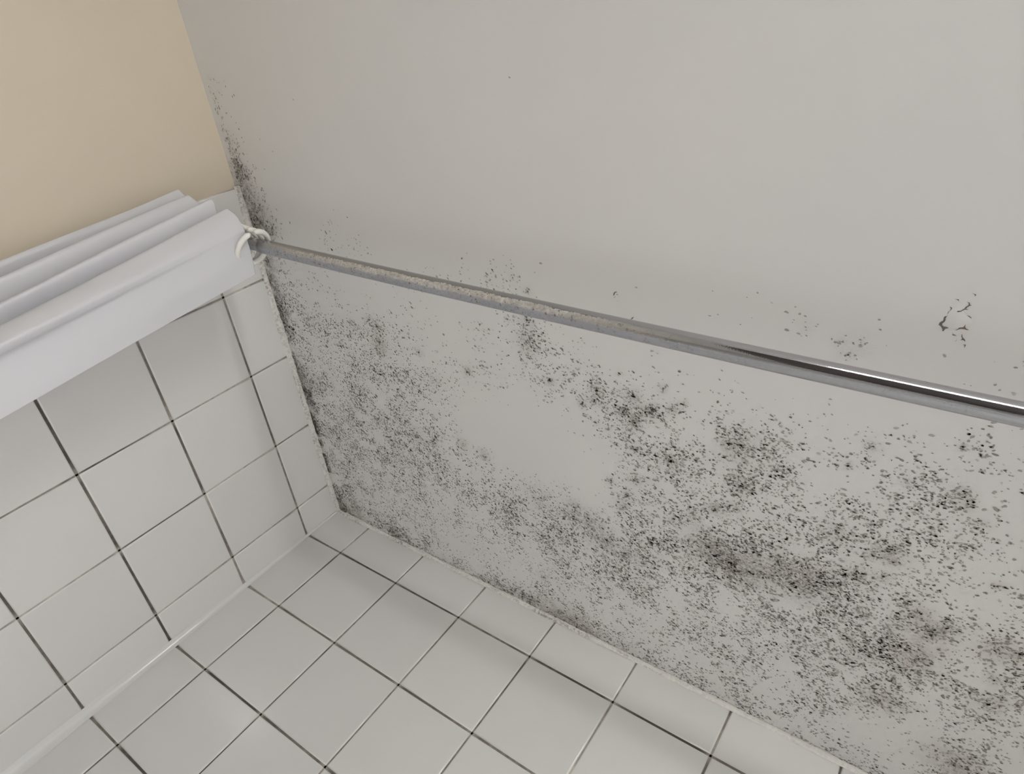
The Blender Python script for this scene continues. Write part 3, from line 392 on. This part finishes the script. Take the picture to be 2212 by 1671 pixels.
# cracks and peeling paint
for i, poly in enumerate(CRACKS):
    mb = MB(); n = len(poly)
    mb.add([P(x, y, -.003) for x, y in poly] , [tuple(range(n))])
    mb.obj('paint_crack', M['crack_brown'] if i == 1 else M['crack'], ceiling)
cx = sum(p[0] for p in CRACKS[0])/len(CRACKS[0]); cy = sum(p[1] for p in CRACKS[0])/len(CRACKS[0])
c1_ = [sum(p[k] for p in CRACKS[1])/len(CRACKS[1]) for k in (0, 1)]; c4_ = [sum(p[k] for p in CRACKS[4])/len(CRACKS[4]) for k in (0, 1)]
fx, fy = (c1_[0]+c4_[0]+cx)/3, (c1_[1]+c4_[1]+cy)/3
mb = MB(); nf = 14; vs = []
for rad, zz in ((1, -.0006), (.7, -.0022), (.35, -.0028)):
    for k in range(nf):
        a = 2*math.pi*k/nf; q = .062*rad*(1+.2*math.sin(3*a+1)); vs.append(P(fx+q*math.cos(a), fy+q*math.sin(a), zz))
vs.append(P(fx, fy, -.003))
mb.add(vs, [(r_*nf+k, r_*nf+(k+1) % nf, (r_+1)*nf+(k+1) % nf, (r_+1)*nf+k) for r_ in (0, 1) for k in range(nf)]+[(2*nf+k, 2*nf+(k+1) % nf, 3*nf) for k in range(nf)])
mb.obj('paint_flake', M['ceiling'], ceiling, smooth=True)

# ================================================================ tiles
YS = [0, .495, 1.505, 2.512, 3.511, 4.53]
ZL = [0, .561, 1.560, 2.566, 3.561]; ZB = [0, .545, 1.544, 2.551, 3.558]
for z in range(11):
    ZL.append(ZL[-1]+1); ZB.append(ZB[-1]+1)
XS = [0, .636, 1.638, 2.634, 3.622, 4.616, 5.614, 6.605, 7.60, 8.60, 9.60, XR]
GV, GH, T = .017, .021, .05      # joint widths, tile thickness
tcache = {}
def tile_mesh(wd, ht):
    k = (round(wd, 2), round(ht, 2))
    if k in tcache: return tcache[k]
    wd, ht = wd*U/2, ht*U/2; e = .012*U; vs = []
    for ins, dz in ((0, -T*U), (0, -.012*U), (e*.35, -.004*U), (e*1.3, 0)):
        vs += [(-wd+ins, -ht+ins, dz), (wd-ins, -ht+ins, dz), (wd-ins, ht-ins, dz), (-wd+ins, ht-ins, dz)]
    fs = [(12, 13, 14, 15)] + [(r*4+i, r*4+(i+1) % 4, r*4+4+(i+1) % 4, r*4+4+i) for r in range(3) for i in range(4)]
    me = bpy.data.meshes.new('tile'); me.from_pydata(vs, [], fs); me.materials.append(M['tile'])
    me.polygons.foreach_set('use_smooth', [False]+[True]*12)
    me.update(); tcache[k] = me; return me
def tiles(wall, A, Z, left):
    for i in range(len(A)-1):
        for j in range(len(Z)-1):
            a0 = A[i]+(GV/2 if i else .012); a1 = A[i+1]-(GV/2 if i < len(A)-2 else 0)
            z0 = Z[j]+(GH/2 if j else .012); z1 = min(Z[j+1]-GH/2, -ZF-.01)
            if z1-z0 < .1: continue
            o = link('tile', tile_mesh(a1-a0, z1-z0), wall)
            t1, t2 = rnd.gauss(0, .0022), rnd.gauss(0, .0022)
            if left:
                o.location = P(0, -(a0+a1)/2, -(z0+z1)/2)
                # local x -> world y, local y -> world z, local z -> world x
                o.matrix_world = Matrix.Translation(o.location) @ (Matrix(((0, 0, 1), (1, 0, 0), (0, 1, 0))).to_4x4()) @ Matrix.Rotation(t1, 4, 'X') @ Matrix.Rotation(t2, 4, 'Y')
            else:
                o.location = P((a0+a1)/2, 0, -(z0+z1)/2)
                o.matrix_world = Matrix.Translation(o.location) @ (Matrix(((1, 0, 0), (0, 0, -1), (0, 1, 0))).to_4x4()) @ Matrix.Rotation(t1, 4, 'X') @ Matrix.Rotation(t2, 4, 'Y')
tiles(wall_left, YS, ZL, True)
tiles(wall_back, XS, ZB, False)
# grout: every joint segment its own strip with its own staining, joined per wall
def grout(wall, A, Z, left):
    mb = MB(); dz = -.010
    def strip(a0, z0, a1, z1, wd, lvl):
        n = 10; vs = []; at = []; horiz = abs(a1-a0) > abs(z1-z0); cur = lvl
        for k in range(n+1):
            s = k/n; a, z = a0+(a1-a0)*s, z0+(z1-z0)*s
            cur += rnd.gauss(0, .07); v = max(0, min(1, cur)) * min(1, .25+min(s, 1-s)*9)
            for sg in (-1, 1):
                aa, zz = (a, z+sg*wd/2) if horiz else (a+sg*wd/2, z)
                vs.append(P(dz, -aa, -zz) if left else P(aa, -dz, -zz)); at.append(v)
        fs = [(2*k, 2*k+1, 2*k+3, 2*k+2) for k in range(n)]
        mb.add(vs, fs, at)
    for i in range(1, len(A)-1):
        for j in range(len(Z)-1):
            if left and i == 4 and j == 0:
                strip(A[i], 0, A[i], .31, GV*1.3, .55); strip(A[i], .31, A[i], Z[1], GV*1.3, .0); continue
            strip(A[i], Z[j], A[i], min(Z[j+1], -ZF), GV*1.3, GROUTV(i, j, left))
    for j in range(1, len(Z)):
        if Z[j] > -ZF: continue
        for i in range(len(A)-1): strip(A[i], Z[j], A[i+1], Z[j], GH*1.3, GROUTH(i, j, left))
    g = mb.obj('grout', M['grout'], wall, attr='dirt'); g['kind'] = 'stuff'; g['label'] = 'stained brown grout joints'
def GROUTV(i, j, left): return rnd.uniform(.35, .75) + (.05 if not left else -.05)
def GROUTH(i, j, left): return rnd.uniform(.5, .9) + (.12 if j >= 3 else 0)
grout(wall_left, YS, ZL, True); grout(wall_back, XS, ZB, False)

# corner sealant bead between the two tiled walls
mb = MB(); n = 90; vs = []
for k in range(n+1):
    z = -.03 + (ZF+.05)*k/n; d = -z
    wd = interp([(0, .02), (.5, .025), (1.5, .045), (2.5, .068), (3.5, .09), (5, .10), (16, .10)], d)[0]
    wd *= 1+.10*noise.noise(Vector((0, 3, z*2.1)))
    q = .30+.03*noise.noise(Vector((5, 3, z*9)))
    vs += [P(wd, -.001, z), P(wd*.55, -wd*.13, z), P(wd*q, -wd*q, z), P(wd*.13, -wd*.55, z), P(.001, -wd, z)]
mb.add(vs, [(5*k+c, 5*k+c+1, 5*k+c+6, 5*k+c+5) for k in range(n) for c in range(4)])
tag(mb.obj('trim_1', M['caulk'], smooth=True), 'glossy white sealant bead in the corner of the two tiled walls', kind='structure')
# lumpy filler cove where the tiles meet the ceiling
def cove(name, L, left, table, label):
    mb = MB(); n = int(L/.035); vs = []; at = []
    for k in range(n+1):
        s = L*k/n
        wd = (.05 if left else .04)*(1+.35*noise.noise(Vector((s*1.6, 7 if left else 1, 0))))
        dr = interp(table, s)[0]
        for c in range(5):
            a = c/4*math.pi/2; u, v = wd*(1-math.sin(a)), wd*(1-math.cos(a))
            j = .003*noise.noise(Vector((s*14, c*1.3, 3)))
            u, v = max(0, u+j)+.002, max(0, v+j)+.002
            vs.append(P(u, -s, -v) if left else P(s, -u, -v)); at.append(min(1, dr*(.95 if c > 2 else .8 if c > 1 else .45)*max(0, .6+1.1*noise.fractal(Vector((s*3, c, 1)), 1, 2, 3))+.04))
    mb.add(vs, [(5*k+c, 5*k+c+1, 5*k+c+6, 5*k+c+5) for k in range(n) for c in range(4)], at)
    tag(mb.obj(name, M['cove'], smooth=True, attr='dirt'), label, kind='structure')
cove('trim_2', 4.56, True, [(a, b_) for a, b_, c_ in LEFT_EDGE], 'lumpy mould-stained filler between the left tiles and ceiling')
cove('trim_3', XR, False, [(a, b_) for a, b_, c_ in BACK_EDGE], 'lumpy mould-stained filler between the back tiles and ceiling')

# ================================================================ shower rod
ry0, rz0 = -4.25, -.559
def rodp(x): return P(x, ry0+.017*x, rz0-.010*x+.003*x*x)
root = link('shower_rod', None, loc=rodp(0)); tag(root, 'corroded chrome shower curtain rod spanning the tub below the ceiling', 'rod')
inv = Matrix.Translation(-rodp(0))
def part(mb, name, m, root, smooth=True):
    me = mb.mesh(name, m, smooth); me.transform(Matrix.Translation(-root.location)); return link(name, me, root)
mb = MB(); tube(mb, [rodp(1.02+(XR-1.02-.02)*k/60) for k in range(61)], lambda s: (.0668-.0045*s)*U, 40)
o = part(mb, 'outer_tube', M['rod'], root); o['label'] = 'outer tube, polished bright at the near end'
mb = MB(); tube(mb, [rodp(.0+(1.3)*k/8) for k in range(9)], .059*U, 32)
part(mb, 'inner_tube', M['rod'], root)
for x0, x1 in ((.004, .07), (XR-.07, XR-.004)):
    mb = MB(); tube(mb, [rodp(x0+(x1-x0)*k/4) for k in range(5)], lambda s: (.17-.05*s*s if x0 < 1 else .12+.05*s*s)*U, 32)
    part(mb, 'end_flange', M['rod'], root)

# ================================================================ shower curtain
# control columns: (x, y, z) at the top hem and about 2.3 tiles lower
TOPB = [((0.99, -3.995, -0.696), (1.14, -3.848, -3.067)), ((0.99, -4.092, -0.682), (1.13, -3.953, -3.014)), ((0.985, -4.202, -0.67), (1.1, -4.059, -2.954)), ((0.975, -4.288, -0.662), (1.07, -4.158, -2.897)), ((0.96, -4.372, -0.652), (1.08, -4.235, -2.865)), ((0.955, -4.409, -0.645), (1.13, -4.278, -2.865)), ((0.93, -4.452, -0.637), (1.16, -4.336, -2.849)), ((0.88, -4.519, -0.632), (1.09, -4.372, -2.806)), ((0.83, -4.57, -0.644), (1.0, -4.388, -2.765)), ((0.78, -4.594, -0.655), (0.92, -4.383, -2.737)), ((0.73, -4.53, -0.69), (0.86, -4.34, -2.9)), ((0.69, -4.3, -0.69), (0.8, -4.16, -2.9)), ((0.66, -4.5, -0.69), (0.79, -4.33, -2.9)), ((0.635, -4.648, -0.666), (0.8, -4.488, -2.643)), ((0.59, -4.667, -0.684), (0.74, -4.501, -2.615)), ((0.54, -4.56, -0.69), (0.67, -4.42, -2.9)), ((0.5, -4.34, -0.69), (0.61, -4.2, -2.9)), ((0.47, -4.56, -0.69), (0.58, -4.44, -2.9)), ((0.42, -4.686, -0.743), (0.56, -4.589, -2.506)), ((0.37, -4.711, -0.755), (0.5, -4.599, -2.479)), ((0.32, -4.6, -0.69), (0.43, -4.5, -2.9)), ((0.28, -4.36, -0.69), (0.37, -4.25, -2.9)), ((0.25, -4.6, -0.69), (0.33, -4.5, -2.9)), ((0.21, -4.707, -0.712), (0.32, -4.63, -2.397)), ((0.16, -4.73, -0.716), (0.26, -4.641, -2.369)), ((0.1, -4.55, -0.69), (0.14, -4.45, -2.9))]
def lerp(a, b_, s): return a+(b_-a)*s
rows_, sub = 70, 7
L = 9.6
grid = []
for r in range(rows_+1):
    s = (r/rows_)**1.25*L        # distance below the hem
    pts = []
    for (tx, ty, tz), (bx_, by_, bz) in TOPB:
        k = min(s/(tz-bz), 1) if s < (tz-bz) else 1+.35*(s/(tz-bz)-1)**.8
        x = lerp(tx, bx_, k); y = lerp(ty, by_, k)
        pts.append(Vector((x, y, tz-s)))
    ln = []
    for i in range(len(pts)-1):
        p0, p1, p2, p3 = pts[max(i-1, 0)], pts[i], pts[i+1], pts[min(i+2, len(pts)-1)]
        for q in range(sub):
            u = q/sub
            v = .5*((2*p1)+(p2-p0)*u+(2*p0-5*p1+4*p2-p3)*u*u+(3*p1-p0-3*p2+p3)*u**3)
            ln.append(v)
    ln.append(pts[-1])
    for c, v in enumerate(ln):
        am = .014*min(1, s/.5+.15)
        v.x += am*noise.noise(Vector((c*.07, s*.7, 2)))*1.4 + .0035*noise.noise(Vector((c*.13+s*1.2, s*2.4-c*.1, 8)))
        v.y += am*noise.noise(Vector((c*.06, s*.8, 12)))
    grid.append(ln)
mb = MB(); nc = len(grid[0])
mb.add([P(*v) for ln in grid for v in ln], [(r*nc+c, r*nc+c+1, (r+1)*nc+c+1, (r+1)*nc+c) for r in range(rows_) for c in range(nc-1)])
cur = mb.obj('shower_curtain', M['fabric'], smooth=True)
tag(cur, 'white fabric shower curtain bunched in folds against the left wall', 'curtain')
sm = cur.modifiers.new('thick', 'SOLIDIFY'); sm.thickness = .0006
sd = cur.modifiers.new('sub', 'SUBSURF'); sd.levels = 1; sd.render_levels = 1

# rings
RR, rt = .172, .026
LAB = ['frontmost white plastic ring hooking the curtain to the rod, its clip gap showing',
       'second white plastic ring from the front on the rod',
       'third white plastic ring from the front, just behind the curtain hem',
       'fourth white plastic ring from the front, mostly hidden by the curtain',
       'fifth white plastic ring from the front, hidden among the folds',
       'sixth white plastic ring, rearmost by the left wall']
mb = MB(); n = 40; gap = math.radians(14)
g0 = math.radians(182)
tube(mb, [Vector((0, RR*U*math.cos(g0+gap/2+(2*math.pi-gap)*k/n), RR*U*math.sin(g0+gap/2+(2*math.pi-gap)*k/n))) for k in range(n+1)],
     lambda s: rt*U*min(1, .45+30*min(s, 1-s)), 12)
rme = mb.mesh('curtain_ring', M['ring'], True)
for i, (x, tz, ty, tx) in enumerate([(0.985, 0, 0, 0), (0.9, 0.0, 0.01, -6), (0.83, 0, 0, 6), (0.72, 0, 0, -6), (0.55, 0, 0, 3), (0.3, 0, 0, -3)]):
    o = link('curtain_ring', rme); c = rodp(x); o.location = c+Vector((0, ty*U, -(RR-.0668-rt-.006)*U + tz*U))
    o.rotation_euler = (math.radians(tx), 0, math.radians([24, 10, -12, 6, 5, 0][i]))
    tag(o, LAB[i], 'curtain ring', 'white rings on the shower rod')

# ================================================================ the lamp on the front wall
lx0, lx1, lz0, lz1 = 5.5, 9.4, -.64, -.10
root = link('wall_lamp', None, loc=P((lx0+lx1)/2, YF, -.5)); tag(root, 'long wall lamp above the added door, behind the camera', 'lamp')
mb = MB(); mb.box((lx0-.1, YF+.12, lz0-.06), (lx1+.1, YF+.01, lz1+.06)); part(mb, 'back_plate', M['metal'], root, False)
mb = MB(); n = 14; vs = []
for k in range(n+1):
    a = math.pi*k/n
    for x in (lx0, lx1): vs.append(P(x, YF+.12+.42*math.sin(a), (lz0+lz1)/2+(lz1-lz0)/2*math.cos(a)))
mb.add(vs, [(2*k, 2*k+1, 2*k+3, 2*k+2) for k in range(n)]+[tuple(range(0, 2*n+2, 2)), tuple(range(1, 2*n+2, 2))[::-1]])
part(mb, 'diffuser', M['lamp'], root)
for x in (lx0, lx1):
    mb = MB(); mb.box((x-.06, YF+.58, lz0-.03), (x+.06, YF+.12, lz1+.03)); part(mb, 'end_cap', M['metal'], root, False)

# added window-shaped fill light low in the right wall, to brighten the ceiling
wy0, wy1, wz0, wz1 = -.9, -8.6, -11.0, -4.4
root = link('fill_window_1', None, loc=P(XR, (wy0+wy1)/2, wz0)); tag(root, 'added window-shaped fill light on the right wall, outside the frame', kind='structure')
mb = MB(); mb.box((XR-.03, wy1, wz0), (XR-.01, wy0, wz1)); part(mb, 'fill_window_pane', M['fill_pane'], root, False)
mb = MB()
for a, b_ in (((XR-.2, wy1-.3, wz0-.3), (XR-.005, wy0+.3, wz0)), ((XR-.2, wy1-.3, wz1), (XR-.005, wy0+.3, wz1+.3)), ((XR-.2, wy1-.3, wz0), (XR-.005, wy1, wz1)), ((XR-.2, wy0, wz0), (XR-.005, wy0+.3, wz1))): mb.box(a, b_)
part(mb, 'fill_window_frame', M['white_wall'], root, False)

# unseen dark door added in the front wall to darken the rod's reflection
root = link('added_door_1', None, loc=P(6.4, YF, ZF)); tag(root, 'unseen dark brown door added behind the camera for its reflection in the rod', kind='structure')
mb = MB(); mb.box((3.7, YF+.25, ZF), (9.2, YF+.02, -1.6)); part(mb, 'added_door_leaf', mat('dark_reflection_leaf', (.10, .085, .08), .45), root, False)
mb = MB()
for a, b_ in (((3.3, YF+.35, ZF), (3.7, YF+.01, -1.3)), ((9.2, YF+.35, ZF), (9.6, YF+.01, -1.3)), ((3.7, YF+.35, -1.6), (9.2, YF+.01, -1.3))): mb.box(a, b_)
part(mb, 'added_door_frame', M['white_wall'], root, False)
mb = MB(); tube(mb, [P(4.2, YF+.25, -8.6), P(4.2, YF+.55, -8.6), P(4.25, YF+.6, -8.6), P(5.0, YF+.6, -8.6)], .06*U, 12); part(mb, 'added_door_handle', M['metal'], root)

# white bathtub in the alcove, put in unseen to bounce light onto the ceiling
root = link('bathtub', None, loc=P(5, -2.2, ZF)); tag(root, 'white bathtub in the tiled alcove, put in unseen below the frame to bounce light up', 'bathtub')
mb = MB(); tz = -11.6
def rr(x0, x1, y0, y1, z, rad, n=6):
    pts = []
    for cx_, cy_, a0 in ((x1-rad, y0-rad, 0), (x0+rad, y0-rad, 90), (x0+rad, y1+rad, 180), (x1-rad, y1+rad, 270)):
        for k in range(n+1):
            a = math.radians(a0+90*k/n); pts.append(P(cx_+rad*math.cos(a), cy_+rad*math.sin(a), z))
    return pts
loops = [rr(.03, XR-.03, -.03, -4.45, ZF, .05), rr(.03, XR-.03, -.03, -4.45, tz, .05), rr(.45, XR-.45, -.4, -4.05, tz, .5), rr(.6, XR-.6, -.55, -3.9, tz-.3, .6), rr(1.1, XR-.9, -.9, -3.55, ZF+.4, .8)]
n = len(loops[0]); mb.add([v for l in loops for v in l], [(i*n+k, i*n+(k+1) % n, (i+1)*n+(k+1) % n, (i+1)*n+k) for i in range(4) for k in range(n)]+[tuple(4*n+k for k in range(n))])
part(mb, 'tub_shell', mat('white_enamel', (.8, .8, .79), .12), root)
